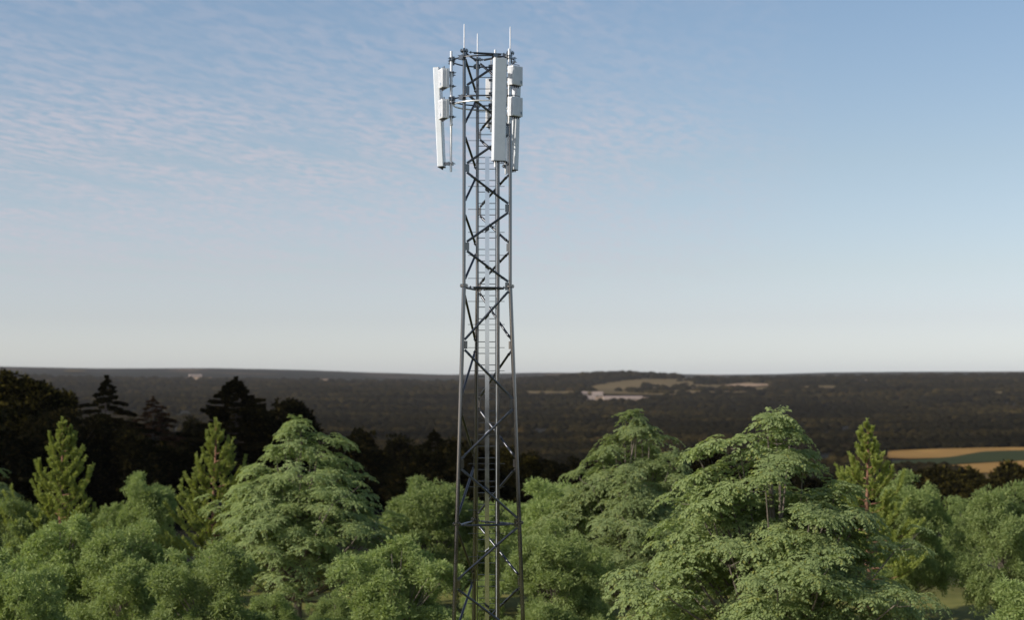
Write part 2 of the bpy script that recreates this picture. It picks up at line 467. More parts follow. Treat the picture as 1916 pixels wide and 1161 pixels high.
def pad_template(seed):
    """a drooping umbrella of feather leaves, about 1.3 m across"""
    g = np.random.default_rng(seed)
    B, D, NN, LL, WW = [], [], [], [], []
    nl = 9
    for i in range(nl):
        a = 2*np.pi*(i + g.uniform(-.3, .3))/nl
        ln = g.uniform(.45, .75)
        out = np.array([np.cos(a), np.sin(a), 0.0]); sidev = np.array([-np.sin(a), np.cos(a), 0.0])
        lift = g.uniform(.12, .30)
        for k in range(9):
            t = (k + 1)/9
            p = out*ln*t + np.array([0, 0, lift*t - .55*ln*t*t])
            for sgn in (-1, 1):
                d = out*.55 + sidev*sgn*.85 + np.array([0, 0, -.20 - .30*t]) + g.normal(0, .07, 3)
                B.append(p + g.normal(0, .015, 3)); D.append(d); NN.append(np.array([0, 0, 1.0]) + g.normal(0, .10, 3)); LL.append(g.uniform(.12, .17)*(1.1-.3*t)); WW.append(g.uniform(.065, .09))
        B.append(out*ln + np.array([0, 0, lift - .55*ln])); D.append(out + np.array([0, 0, -.7])); NN.append(np.array([0, 0, 1.0])); LL.append(.14); WW.append(.075)
    return kites(np.array(B), np.array(D), np.array(NN), LL, WW)
PADS = [pad_template(s) for s in (1, 2, 3, 4)]
def clump_template(seed, n=30, rad=.27, ln=(.17, .28), wd=(.055, .085)):
    """a fuzzy tuft of narrow leaves"""
    g = np.random.default_rng(seed)
    d = unit(g.normal(0, 1, (n, 3)) + np.array([0, 0, .35]))
    b = d * g.uniform(.1, 1.0, (n, 1)) * rad
    d2 = unit(d + g.normal(0, .45, (n, 3)) + np.array([0, 0, -.1]))
    return kites(b, d2, g.normal(0, 1, (n, 3)) + np.array([0, 0, 1.0]), g.uniform(*ln, n), g.uniform(*wd, n), .1)
CLUMPS = [clump_template(s) for s in (11, 12, 13, 14)]
COARSE = [clump_template(s, 12, .5, (.4, .7), (.2, .34)) for s in (15, 16, 17)]

def bezier(p0, p1, p2, n):
    return [tuple((1-t)**2*np.array(p0) + 2*t*(1-t)*np.array(p1) + t*t*np.array(p2)) for t in np.linspace(0, 1, n)]

def make_broadleaf(seed, H=13.0, RAD=6.4):
    """spreading crown of layered pads carried on rising limbs"""
    g = np.random.default_rng(seed)
    tr = MB()
    wob = lambda s: g.uniform(-s, s)
    axis = [(0, 0, 0), (wob(.15), wob(.15), 1.6), (wob(.3), wob(.3), 3.4), (wob(.4), wob(.4), 6.0), (wob(.5), wob(.5), 9.0), (wob(.4), wob(.4), H - 1.2)]
    tr.tube(axis, [.36, .28, .24, .17, .10, .03], 10)
    lobes = []
    leaders = [(0.0, 0.0, H, 4.9)]
    for k in range(5):
        a = k*1.2566 + wob(.4); q = g.uniform(2.4, 4.0)
        leaders.append((q*np.cos(a), q*np.sin(a), H*g.uniform(.72, .96) - q*.22, g.uniform(1.9, 2.6)))
    for lx, ly, lt, lr in leaders:
        lobes.append((np.array([lx, ly, lt - .35]), .42))
        n = 24 if lr > 4 else 11
        for i in range(n):
            t = (i + .5)/n
            z = lt*.42 + (lt*.58 - .9)*t
            r = lr*(1 - t)**.55*g.uniform(.45, 1.1) + .15
            a = i*2.39996 + wob(.5)
            lobes.append((np.array([lx*(.75 + .25*t) + r*np.cos(a), ly*(.75 + .25*t) + r*np.sin(a), z + wob(.35)]), g.uniform(.7, 1.25)*(1.1 - .45*t)))
    for i in range(12):
        a = i*2.39996 + wob(.4); q = g.uniform(1.2, 3.6)
        lobes.append((np.array([q*np.cos(a), q*np.sin(a), H*g.uniform(.34, .70)]), g.uniform(.8, 1.2)))
    n = 24
    for i in range(n):
        t = (i + .5)/n
        r = RAD*np.interp(t, [0, .45, 1], [.48, .95, 1.0])*g.uniform(.66, 1.06)*(1 + .12*np.sin(2*i*2.39996 + seed))
        a = i*2.39996 + wob(.4)
        lobes.append((np.array([r*np.cos(a), r*np.sin(a), 2.3 + 5.4*t*g.uniform(.8, 1.12)]), g.uniform(.7, 1.35)))
    chunks = []
    for c, rad in lobes:
        z0 = max(1.9, c[2]*.42 + g.uniform(-.5, .5))
        p0 = np.array([0, 0, z0]); mid = p0*.45 + c*.55 + np.array([wob(.5), wob(.5), -.5 + wob(.5)]); mid[:2] *= 1.1
        rr0 = .045 + .075*(1 - c[2]/H)
        tr.tube(bezier(p0, mid, c, 6), list(np.linspace(rr0, .025, 6)), 6, caps=False)
        m = int(4.2*rad**1.6) + 3
        th = g.uniform(0, 2*np.pi, m); cz = g.uniform(-.25, 1, m); sr = np.sqrt(1 - cz**2)
        d = np.stack([sr*np.cos(th), sr*np.sin(th), cz], 1)
        pos = c + d*np.array([1.15, 1.15, .62])*rad*np.where(g.uniform(0, 1, (m, 1)) < .20, g.uniform(1.3, 1.75, (m, 1)), g.uniform(.7, 1.15, (m, 1)))
        outw = unit(np.concatenate([pos[:, :2], np.zeros((m, 1))], 1) + 1e-3)
        nrm = np.array([0, 0, 1.0]) + outw*g.uniform(.10, .55, (m, 1)) + g.normal(0, .12, (m, 3))
        rot = frames(nrm, g.uniform(0, 6.28, m))
        sc = g.uniform(.95, 1.65, m)
        which = g.integers(0, len(PADS), m)
        for w in range(len(PADS)):
            s = which == w
            if s.any(): chunks.append(instance(*PADS[w], pos[s], rot[s], sc[s]))
        for p in pos[::2]:
            tr.tube([c + (p - c)*.05 - np.array([0, 0, .1]), (c + p)/2 + np.array([wob(.1), wob(.1), -.12]), p], [.022, .014, .008], 3, caps=False)
    v_, f_ = join(chunks)
    return tr, np_mesh('broadleaf crown', v_, f_, M_LEAF_A)

def make_rounded(seed, H=8.8, RAD=3.3, mat=None, templ=None, dense=1.0, base=1.1, trunk=.17):
    """rounded crown of many small billows"""
    g = np.random.default_rng(seed)
    tr = MB(); wob = lambda s: g.uniform(-s, s)
    tr.tube([(0, 0, 0), (wob(.1), wob(.1), 1.2), (wob(.2), wob(.2), 3.0), (wob(.3), wob(.3), H*.62), (wob(.3), wob(.3), H - .8)], [trunk, trunk*.8, trunk*.6, trunk*.35, .02], 8)
    chunks = []
    templ = templ or CLUMPS
    n = int(80*dense)
    heads = [(0.0, 0.0, H)] + [(g.uniform(.3, .52)*RAD*np.cos(q), g.uniform(.3, .52)*RAD*np.sin(q), H*g.uniform(.70, .93)) for q in np.arange(4)*1.571 + g.uniform(0, 1.5)]
    for i in range(n):
        t = (i//5 + .5)/(n/5)
        hx, hy, hz = heads[i % 5]
        cz = base + .5 + (hz - base - .9)*t
        prof = (np.sin(np.pi*(.18 + .68*min(t, 1)))**.8)*(1.0 - .22*t)
        r = RAD*prof*g.uniform(.30, .82)*(1.15 if i % 5 else 1.0)
        a = i*2.39996 + wob(.6)
        c = np.array([hx*(.5 + .5*t) + r*np.cos(a), hy*(.5 + .5*t) + r*np.sin(a), cz + wob(.4)])
        if i % 8 == 7:      # fill the shoulders under the top so the head is broad
            q = RAD*g.uniform(.22, .58)
            c = np.array([q*np.cos(a), q*np.sin(a), H*(.965 - .30*(q/RAD)**1.3 - g.uniform(.04, .12))])
        rad = g.uniform(.55, 1.12)*(RAD/3.3)
        tr.tube(bezier((0, 0, max(.8, cz*.55)), (c[0]*.45, c[1]*.45, cz*.75), c, 5), list(np.linspace(.05, .012, 5)), 5, caps=False)
        m = int(21*dense*rad**1.6) + 8
        d = unit(g.normal(0, 1, (m, 3)) + np.array([0, 0, .75]) + unit(np.array([[c[0], c[1], .01]]))*1.0)
        pos = c + d*np.array([1.1, 1.1, .85])*rad*g.uniform(.62, 1.05, (m, 1))
        rot = frames(d + g.normal(0, .35, (m, 3)) + np.array([0, 0, .4]), g.uniform(0, 6.28, m))
        sc = g.uniform(.75, 1.25, m)*(1.0 if templ is CLUMPS else 1.0)
        which = g.integers(0, len(templ), m)
        for w in range(len(templ)):
            s = which == w
            if s.any(): chunks.append(instance(*templ[w], pos[s], rot[s], sc[s]))
    v_, f_ = join(chunks)
    return tr, np_mesh('rounded crown', v_, f_, mat or M_LEAF_B)

def needle_branch(g, path, n, ln, wd, spread):
    """needles set around a curved branch"""
    path = np.array(path); seg = g.uniform(.18, 1.0, n)*(len(path) - 1)
    i = np.minimum(seg.astype(int), len(path) - 2); fr = (seg - i)[:, None]
    p = path[i]*(1 - fr) + path[i+1]*fr
    d = unit(path[i+1] - path[i])
    o = unit(np.cross(d, g.normal(0, 1, (n, 3))))
    direc = d*(1 - spread) + o*spread
    return kites(p, direc, g.normal(0, 1, (n, 3)), g.uniform(.75, 1.2, n)*ln, g.uniform(.8, 1.2, n)*wd, .08)

def make_pine(seed, H=14.0, RAD=3.6, mat=None, up=1.0, ln=.34, wd=.085, dens=1.0, base=3.0, shape=.8, bark=None, n=84, side=5, spread=.42, plume=1.0):
    """straight trunk with whorls of foxtail branches; up > 0 sweeps the tips upward, < 0 lets them droop"""
    g = np.random.default_rng(seed)
    tr = MB(); wob = lambda s: g.uniform(-s, s)
    ax = [(0, 0, 0), (wob(.06), wob(.06), H*.3), (wob(.12), wob(.12), H*.6), (wob(.1), wob(.1), H*.85), (0, 0, H - .3)]
    tr.tube(ax, [.23, .18, .12, .06, .015], 8)
    chunks = [needle_branch(g, [(0, 0, H - 1.8), (0, 0, H - .8), (0, 0, H)], int(120*dens), ln*.6, wd, spread)]
    for i in range(n):
        t = (i + .5)/n
        z = base + (H - base - .5)*t**.9
        length = (RAD*(1 - t)**shape + .32)*g.uniform(.62, 1.12)
        a = i*2.39996 + wob(.5)
        o = np.array([np.cos(a), np.sin(a), 0])
        rise = up*(.25 + .75*t)*length
        tip = np.array([0, 0, z]) + o*length*(.92 - .28*max(up, 0)*t) + np.array([0, 0, rise*.85])
        mid = np.array([0, 0, z]) + o*length*.62 + np.array([0, 0, rise*.12 + (.15 if up < 0 else 0)])
        path = bezier((0, 0, z), mid, tip, 8)
        tr.tube(path, list(np.linspace(.035 + .03*(1-t), .008, 8)), 4, caps=False)
        chunks.append(needle_branch(g, path, int((40 + 62*length)*dens), ln*(1 - .35*t), wd, spread))
        for s in range(side if length > .7 else 2):
            q = int(g.integers(2, 7)); p = np.array(path[q]); nxt = np.array(path[q+1]); d = unit(nxt - p)
            sv = unit(np.cross(d, [0, 0, 1.0]))*(1 if s % 2 else -1)
            l2 = length*g.uniform(.22, .42)*plume
            e = p + (d*.7 + sv*.75)*l2 + np.array([0, 0, up*.55*l2 + wob(.06)])
            m = (p + e)/2 + np.array([0, 0, -.05*abs(up)])
            pth = bezier(p, m, e, 4)
            chunks.append(needle_branch(g, pth, int((22 + 55*l2)*dens), ln*(.85 - .3*t), wd, spread))
    v_, f_ = join(chunks)
    return tr, np_mesh('pine crown', v_, f_, mat or M_LEAF_C)

class Kind:
    def __init__(self, built, bark):
        tr, self.crown = built
        o = tr.build('trunk', bark); self.trunk = o.data
        bpy.data.objects.remove(o)
def plant(name, kind, x, y, s, rz, label, cat, group, sxy=None, z=None):
    t = empty(name, (x, y, float(terrain(x, y)) - .05 if z is None else z), rz)
    sxy = sxy or s
    t.scale = (sxy, sxy, s)
    link('trunk', kind.trunk, t); link('crown', kind.crown, t)
    return tag(t, label, cat, group)

BROAD = [Kind(make_broadleaf(21), M_BARK), Kind(make_broadleaf(22), M_BARK)]
ROUND = [Kind(make_rounded(31), M_BARK), Kind(make_rounded(32, 8.8, 3.5), M_BARK), Kind(make_rounded(33, 8.8, 2.9), M_BARK), Kind(make_rounded(34, 8.8, 3.2), M_BARK)]
PINES = [Kind(make_pine(41, RAD=4.6, n=56, ln=.29, wd=.07, side=6, spread=.52, dens=1.25, plume=1.0, shape=.95), M_BARK_RED), Kind(make_pine(42, RAD=4.3, n=54, ln=.29, wd=.07, side=6, spread=.52, dens=1.25, plume=1.0, shape=.95), M_BARK_RED)]

def by_top(name, kind, native_h, px, top, d, rz, label, cat, group, wide=1.0):
    """stand a tree at distance d so that its real height brings its tip to where the photo shows it"""
    x = (px - 958)/F_PX*d
    g0 = float(terrain(x, d))
    h = CAM_Z + (HORIZON - top)/F_PX*d - g0
    s = h/native_h
    return plant(name, kind, x, d, s, rz, label, cat, group, s*wide)
GB = 'spreading feather leaved trees around the tower'
GR = 'rounded fine leaved trees around the tower'
GP = 'yellow green pines among the broadleaf trees'
for k, px, top, d, rz, wide, lab in (
    (0, 558, 779, 104, 0.4, .9, 'broad feather leaved tree just right of the middle yellow green pine'),
    (1, 1185, 768, 100, 2.1, .86, 'feather leaved tree with a pointed top, first big one right of the tower'),
    (0, 1448, 766, 74, 3.45, .94, 'largest feather leaved tree, filling the lower right with a two peaked crown'),
    (1, -75, 822, 106, 5.0, 1.0, 'feather leaved tree cut off by the left edge of the photo')):
    by_top('broadleaf_tree', BROAD[k], 13.0, px, top, d, rz, lab, 'tree', GB, wide)
for k, px, top, d, rz, wide, lab in (
    (0, 272, 895, 116, 0.2, 1.05, 'rounded tree standing alone in the gap between the two left pines'),
    (1, 25, 930, 104, 1.2, 1.1, 'pale rounded tree in front of the leftmost pine, by the left edge'),
    (2, 120, 968, 88, 2.4, 1.15, 'rounded tree below the leftmost pine hiding the foot of its red trunk'),
    (3, 30, 1030, 74, 4.4, 1.1, 'rounded tree in the very bottom left corner'),
    (1, 245, 975, 86, 3.3, 1.1, 'rounded tree at the bottom, directly below the rounded tree of the left gap'),
    (3, 395, 1010, 78, 0.9, 1.25, 'wide rounded tree at the bottom below the middle pine'),
    (1, 812, 893, 114, 5.2, 1.3, 'tall rounded tree close to the left leg of the tower, behind the lower one'),
    (3, 745, 1005, 80, 2.9, 1.3, 'wide low rounded tree at the bottom left of the tower'),
    (2, 905, 1075, 92, 1.7, 1.0, 'small rounded tree seen low through the lattice of the tower'),
    (1, 1022, 895, 112, 0.5, 1.3, 'tall rounded tree close to the right leg of the tower'),
    (0, 1040, 985, 90, 3.9, 1.25, 'rounded tree at the bottom right of the tower in front of the taller one'),
    (1, 1250, 1085, 96, 2.2, 1.0, 'rounded tree half hidden behind the largest feather leaved tree'),
    (0, 1700, 895, 110, 4.0, 1.0, 'rounded tree with a bare lower trunk on the grass, right of the right pine'),
    (2, 1790, 935, 128, 1.1, 1.0, 'dim rounded tree set back between the two rounded trees on the right'),
    (1, 1876, 903, 104, 3.0, 1.0, 'rounded tree rising at the right edge, its top under the tan fields'),
    (1, 505, 1105, 84, 2.0, 1.1, 'small rounded tree bottom left of the forked trunk of the broad tree'),
    (0, 628, 1110, 88, 1.0, 1.1, 'small rounded tree bottom right of the forked trunk of the broad tree'),
    (3, 600, 965, 126, 0.4, 1.2, 'dim rounded tree glimpsed behind the forked trunk of the broad tree'),
    (3, 470, 970, 124, 2.4, 1.2, 'dim rounded tree between the middle pine and the broad tree, set back'),
    (3, 1110, 985, 122, 1.9, 1.2, 'dim rounded tree set back under the pointed feather leaved tree'),
    (3, 1300, 975, 122, 3.0, 1.3, 'dim rounded tree set back between the two big right trees'),
    (3, 1480, 985, 120, 4.0, 1.4, 'dim rounded tree glimpsed behind the trunk of the largest tree'),
    (3, 890, 985, 122, 5.0, 1.2, 'dim rounded tree directly behind the ladder of the tower'),
    (2, 1900, 1085, 70, 0.0, 1.3, 'shaded dark rounded tree in the bottom right corner')):
    by_top('rounded_tree', ROUND[k], 8.8, px, top, d, rz, lab, 'tree', GR, wide*.86)
for k, px, top, d, rz, wide, lab in (
    (0, 118, 780, 104, 0.0, 1.0, 'leftmost yellow green pine with an open crown and red trunk'),
    (0, 404, 782, 108, 1.3, 1.0, 'middle yellow green pine partly covered by the broad feather leaved tree'),
    (1, 1622, 783, 104, 2.5, 1.0, 'slim yellow green pine with forked tips, only one right of the tower')):
    by_top('pine_tree', PINES[k], 14.0, px, top, d, rz, lab, 'tree', GP, wide)

# dark evergreens on the slope behind
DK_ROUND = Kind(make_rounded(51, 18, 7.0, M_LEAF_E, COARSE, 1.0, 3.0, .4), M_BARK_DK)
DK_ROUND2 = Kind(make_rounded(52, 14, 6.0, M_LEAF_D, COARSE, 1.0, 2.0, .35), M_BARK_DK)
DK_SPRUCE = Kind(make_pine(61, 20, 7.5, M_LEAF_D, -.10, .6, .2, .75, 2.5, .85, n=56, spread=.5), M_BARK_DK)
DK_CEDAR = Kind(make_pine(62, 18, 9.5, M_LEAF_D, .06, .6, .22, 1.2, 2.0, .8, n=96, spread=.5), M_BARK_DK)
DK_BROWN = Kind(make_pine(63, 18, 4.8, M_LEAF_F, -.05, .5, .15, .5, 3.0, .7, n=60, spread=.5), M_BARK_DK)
GD = 'dark evergreens on the slope behind the bright trees'
for nm, k, nh, px, top, d, rz, wide, lab in (
    ('round_evergreen', DK_ROUND, 18, 35, 708, 190, .3, 1.25, 'big dark round topped tree at the left edge reaching up to the horizon'),
    ('spruce_tree', DK_SPRUCE, 20, 200, 704, 185, 1.0, 1.5, 'dark spruce with level branches standing between two dark masses, left of the bare brown one'),
    ('brown_conifer', DK_BROWN, 18, 287, 742, 200, 2.0, 1.5, 'thin brown conifer between the dark spruce and the dark cedar'),
    ('cedar_tree', DK_CEDAR, 18, 442, 706, 188, .6, 1.15, 'wide dark cedar with a peaked top behind the middle yellow green pine'),
    ('round_evergreen', DK_ROUND2, 14, 520, 756, 205, 1.9, 1.1, 'dark evergreen shoulder just right of the cedar, above the broad tree'),
    ('round_evergreen', DK_ROUND2, 14, 120, 775, 178, 4.1, 1.0, 'dark evergreen in the black gap behind the leftmost pine'),
    ('spruce_tree', DK_SPRUCE, 20, 665, 800, 215, 2.6, 1.0, 'low dark spruce right of the broad feather leaved tree'),
    ('cedar_tree', DK_CEDAR, 18, 812, 804, 195, 3.1, .95, 'dark cedar immediately left of the tower above a rounded tree'),
    ('round_evergreen', DK_ROUND, 18, 965, 842, 200, 5.1, 1.0, 'dark evergreen filling the gap just right of the tower legs'),
    ('round_evergreen', DK_ROUND2, 14, 1310, 842, 230, .8, 1.2, 'dark evergreen in the notch between the two big right trees')):
    by_top(nm, k, nh, px, top, d, rz, lab, 'tree', GD, wide)
GS = 'dark shrubs on the slope under the tan fields'
DK_SHRUB = Kind(make_rounded(53, 7, 4.0, M_LEAF_E, COARSE, .8, .3, .2), M_BARK_DK)
for px, top, d, rz, wide, lab in (
    (1730, 880, 330, .2, 1.6, 'dark olive shrub right above the rounded tree with the bare trunk'),
    (1795, 884, 320, 1.4, 1.2, 'dark upright shrub at the near edge of the lower tan field'),
    (1850, 902, 290, 2.7, 1.4, 'low dark shrub touching the top of the rounded tree at the right edge'),
    (1908, 874, 340, 3.9, 1.2, 'dark shrub standing in the lower tan field at the right edge')):
    by_top('dark_shrub', DK_SHRUB, 7, px, top, d, rz, lab, 'shrub', GS, wide)

# the rest of the dark wood: one mass of evergreens nobody could count
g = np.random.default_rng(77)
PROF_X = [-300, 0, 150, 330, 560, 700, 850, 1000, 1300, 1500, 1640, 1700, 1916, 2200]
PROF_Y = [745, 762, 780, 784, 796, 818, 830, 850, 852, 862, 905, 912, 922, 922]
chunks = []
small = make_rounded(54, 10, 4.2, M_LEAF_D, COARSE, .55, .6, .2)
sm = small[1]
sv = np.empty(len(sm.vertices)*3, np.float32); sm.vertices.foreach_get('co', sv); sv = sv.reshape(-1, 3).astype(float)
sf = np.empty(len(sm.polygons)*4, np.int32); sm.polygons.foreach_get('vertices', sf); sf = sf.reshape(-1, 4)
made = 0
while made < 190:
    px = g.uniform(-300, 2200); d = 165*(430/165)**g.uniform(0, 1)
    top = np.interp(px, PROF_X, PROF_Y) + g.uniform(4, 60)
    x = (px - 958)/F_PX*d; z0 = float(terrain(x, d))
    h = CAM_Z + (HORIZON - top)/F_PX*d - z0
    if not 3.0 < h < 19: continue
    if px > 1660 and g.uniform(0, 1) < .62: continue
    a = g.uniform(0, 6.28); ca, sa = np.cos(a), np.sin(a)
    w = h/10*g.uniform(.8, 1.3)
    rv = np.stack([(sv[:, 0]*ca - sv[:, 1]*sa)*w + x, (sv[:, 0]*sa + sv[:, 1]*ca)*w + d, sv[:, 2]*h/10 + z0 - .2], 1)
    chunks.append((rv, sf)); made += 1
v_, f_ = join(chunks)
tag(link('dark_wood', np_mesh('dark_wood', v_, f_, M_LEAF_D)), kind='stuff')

# far forest: canopy of the valley and hills
def ico():
    import bmesh
    bm = bmesh.new(); bmesh.ops.create_icosphere(bm, subdivisions=2, radius=1.0)
    vs = np.array([v.co[:] for v in bm.verts]); fs = np.array([[v.index for v in f.verts] for f in bm.faces]); bm.free()
    keep = vs[fs].mean(1)[:, 2] > -.25
    fs = fs[keep]; used = np.unique(fs); remap = -np.ones(len(vs), int); remap[used] = np.arange(len(used))
    return vs[used], remap[fs]
iv, if_ = ico()
canopies = []
for s in range(6):
    n_ = vnoise(iv[:, 0]*2.2 + s*9, iv[:, 1]*2.2 + iv[:, 2]*3.1 + s*5, s)
    canopies.append(iv*(0.72 + .5*n_[:, None])*np.array([1, 1, .75]))
def in_poly(px, py, poly):
    ins = np.zeros(len(px), bool)
    for i in range(len(poly)):
        (x0, y0), (x1, y1) = poly[i], poly[(i+1) % len(poly)]
        cr = ((y0 > py) != (y1 > py)) & (px < (x1 - x0)*(py - y0)/(y1 - y0 + 1e-9) + x0)
        ins ^= cr
    return ins
NT = 80000
dd = 400*(5600/400)**(g.uniform(0, 1, NT)**.85)
ax_ = g.uniform(-.46, .46, NT)
xx, yy = ax_*dd, dd
zz = terrain(xx, yy)
ppx, ppy = 958 + F_PX*ax_, HORIZON - (zz - CAM_Z)/dd*F_PX
clear = np.zeros(NT, bool)
for poly, _, _ in FIELDS:
    clear |= in_poly(ppx, ppy, poly) | in_poly(ppx, ppy - 5, poly)
# glades
hedge = (vnoise(xx/70, yy/120, 5) > .70) & (dd > 2500) & (g.uniform(0, 1, NT) < .8)
clear &= ~hedge
gl = vnoise(xx/160, yy/260, 8) > .66
clear |= gl & (dd < 3000) & (g.uniform(0, 1, NT) < .8)
keep = ~clear
xx, yy, zz, dd = xx[keep], yy[keep], zz[keep], dd[keep]
m = len(xx)
size = np.maximum(3.6, dd/360)*g.uniform(.5, 1.3, m)
rot = frames(np.tile([[0, 0, 1.0]], (m, 1)) + g.normal(0, .1, (m, 3)), g.uniform(0, 6.28, m))
pos = np.stack([xx, yy, zz + np.minimum(size*.35, 5)], 1)
chunks = []
wh = g.integers(0, 6, m)
for w in range(6):
    s = wh == w
    chunks.append(instance(canopies[w], if_, pos[s], rot[s], size[s]))
v_, f_ = join(chunks)
wm, wt, wp = new_mat('distant canopy')
wg = N(wt, 'ShaderNodeNewGeometry')
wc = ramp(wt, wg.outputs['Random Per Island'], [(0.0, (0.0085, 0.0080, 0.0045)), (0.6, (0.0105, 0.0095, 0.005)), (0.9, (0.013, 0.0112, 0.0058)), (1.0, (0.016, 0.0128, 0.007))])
wn = N(wt, 'ShaderNodeTexNoise'); wn.inputs['Scale'].default_value = .35; wn.inputs['Detail'].default_value = 5
L(wt, wg.outputs['Position'], wn.inputs['Vector'])
wx = N(wt, 'ShaderNodeMix', data_type='RGBA', blend_type='MULTIPLY'); wx.inputs[0].default_value = 1.0
L(wt, wc, wx.inputs[6]); L(wt, ramp(wt, wn.outputs['Fac'], [(.35, .5), (.65, 1.4)]), wx.inputs[7])
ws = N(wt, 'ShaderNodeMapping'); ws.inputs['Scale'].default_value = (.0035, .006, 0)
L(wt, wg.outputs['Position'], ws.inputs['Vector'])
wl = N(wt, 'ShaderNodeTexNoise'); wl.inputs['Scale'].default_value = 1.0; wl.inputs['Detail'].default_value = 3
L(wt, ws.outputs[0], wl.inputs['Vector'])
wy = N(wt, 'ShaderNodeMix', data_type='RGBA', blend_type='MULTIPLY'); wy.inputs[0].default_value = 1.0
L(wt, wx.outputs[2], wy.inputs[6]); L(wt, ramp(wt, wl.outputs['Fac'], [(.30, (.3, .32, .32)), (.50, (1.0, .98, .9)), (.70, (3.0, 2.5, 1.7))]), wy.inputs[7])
L(wt, wy.outputs[2], wp.inputs['Base Color']); wp.inputs['Roughness'].default_value = .95; wp.inputs['Specular IOR Level'].default_value = 0
wb = N(wt, 'ShaderNodeBump'); wb.inputs['Distance'].default_value = 1.2; L(wt, wn.outputs['Fac'], wb.inputs['Height']); L(wt, wb.outputs[0], wp.inputs['Normal'])
tag(link('far_forest', np_mesh('far_forest', v_, f_, wm, True)), kind='stuff')

# ------------------------------------------------------------------ far farm buildings
M_WALL = metal_mat('pale render', (0.40, 0.33, 0.28), .8, .3, .1, 0)
M_ROOF = metal_mat('pale weathered roof', (0.30, 0.23, 0.19), .8, .3, .15, 0)
def building(px, py, w, dep, h, rz, label, roof_h=3.0):
    p = at(px, py)
    b = empty('farm_building', tuple(p), rz)
    tag(b, label, 'building', 'far farm buildings')
    m = MB(); m.box((0, 0, h/2 - .5), (w, dep, h + 1)); m.build('wall', M_WALL, b)
    r = MB()
    x, y = w/2 + .6, dep/2 + .6
    r.add([(-x, -y, h), (x, -y, h), (x, y, h), (-x, y, h), (-x, 0, h + roof_h), (x, 0, h + roof_h)],
          [(0, 3, 2, 1), (0, 1, 5, 4), (2, 3, 4, 5), (3, 0, 4), (1, 2, 5)])
    r.build('roof', M_ROOF, b)
    for k in range(3):
        d = MB(); d.box((w*(-.3 + .3*k), -dep/2 - .05, h*.35), (w*.09, .2, h*.55)); d.build('door', M_DARK, b)
building(1090, 741.5, 18, 14, 6, .15, 'small pale farm building, upper left of the far farm yard')
building(1118, 741, 22, 14, 5, -.1, 'small pinkish farm building above the long far shed')
building(1100, 750.5, 26, 16, 7, .05, 'pale boxy barn left of the long far shed')
building(1165, 749.5, 74, 18, 5, .02, 'long low pinkish shed in the far farm yard')
building(366, 710, 42, 26, 13, .3, 'lone pinkish building on the far left hills under the horizon')

# ------------------------------------------------------------------ the lattice tower
TX, TY = -0.72, 43.7
tower = empty('cell_tower', (TX, TY, 0))
tag(tower, 'tall three legged steel lattice tower with ladder and antenna rings', 'tower')
Z_TOP = 23.5
LEVELS = [23.5, 17.5, 11.5, 5.5, 0.0]
def rad(z):
    return 0.70 if z >= 17.5 else 0.70 + (17.5 - z)*0.0394
LEG_PHI = {'left': 225.0, 'right': 105.0, 'back': 345.0}
def leg_pt(k, z): return pol(LEG_PHI[k], rad(z), z)
order = ['left', 'back', 'right']
faces_ = [('right', 'left'), ('left', 'back'), ('back', 'right')]   # zigzag starts at the first leg
nodes = []            # gusset positions (leg, z, towards)
braces = []
for a, b in faces_:
    z = 17.5; k = 0
    seq = [(23.5, 1.0, 6), (17.5, 1.5, 4), (11.5, 1.5, 4), (5.5, 1.375, 4)]
    for zt, step, n in seq:
        for i in range(n):
            z0, z1 = zt - step*i, zt - step*(i+1)
            s, e = (a, b) if i % 2 == 0 else (b, a)
            braces.append((s, z0, e, z1))
for k in order:
    m = MB()
    for i in range(4):
        z1, z0 = LEVELS[i], LEVELS[i+1]
        r = .043 if i == 0 else .052
        m.tube([leg_pt(k, z0 + .02 if i < 3 else -.2), leg_pt(k, z1 - .02)], r, 20, caps=(i == 0))
    # gusset plates where the braces meet the leg
    done = set()
    for s, z0, e, z1 in braces:
        for me_, zz_, ot in ((s, z0, e), (e, z1, s)):
            if me_ != k or (round(zz_, 2), ot) in done or zz_ > 23.45: continue
            done.add((round(zz_, 2), ot))
            p = leg_pt(k, zz_); d = (leg_pt(ot, zz_) - p).normalized()
            m.box(p + d*.085, (.10, .010, .20), (d, d.cross(Vector((0, 0, 1))), Vector((0, 0, 1))))
    leg = m.build('leg', M_GALV, tower)
    for z in LEVELS[:4]:
        f = MB(); p = leg_pt(k, z)
        f.tube([p + Vector((0, 0, -.018)), p + Vector((0, 0, .018))], .105, 20, smooth=False)
        for q in range(6):
            t = 2*math.pi*q/6 + .3
            c = p + Vector((.08*math.cos(t), .08*math.sin(t), 0))
            f.tube([c + Vector((0, 0, -.045)), c + Vector((0, 0, .045))], .014, 6, smooth=False)
        f.build('flange', M_GALV, leg)

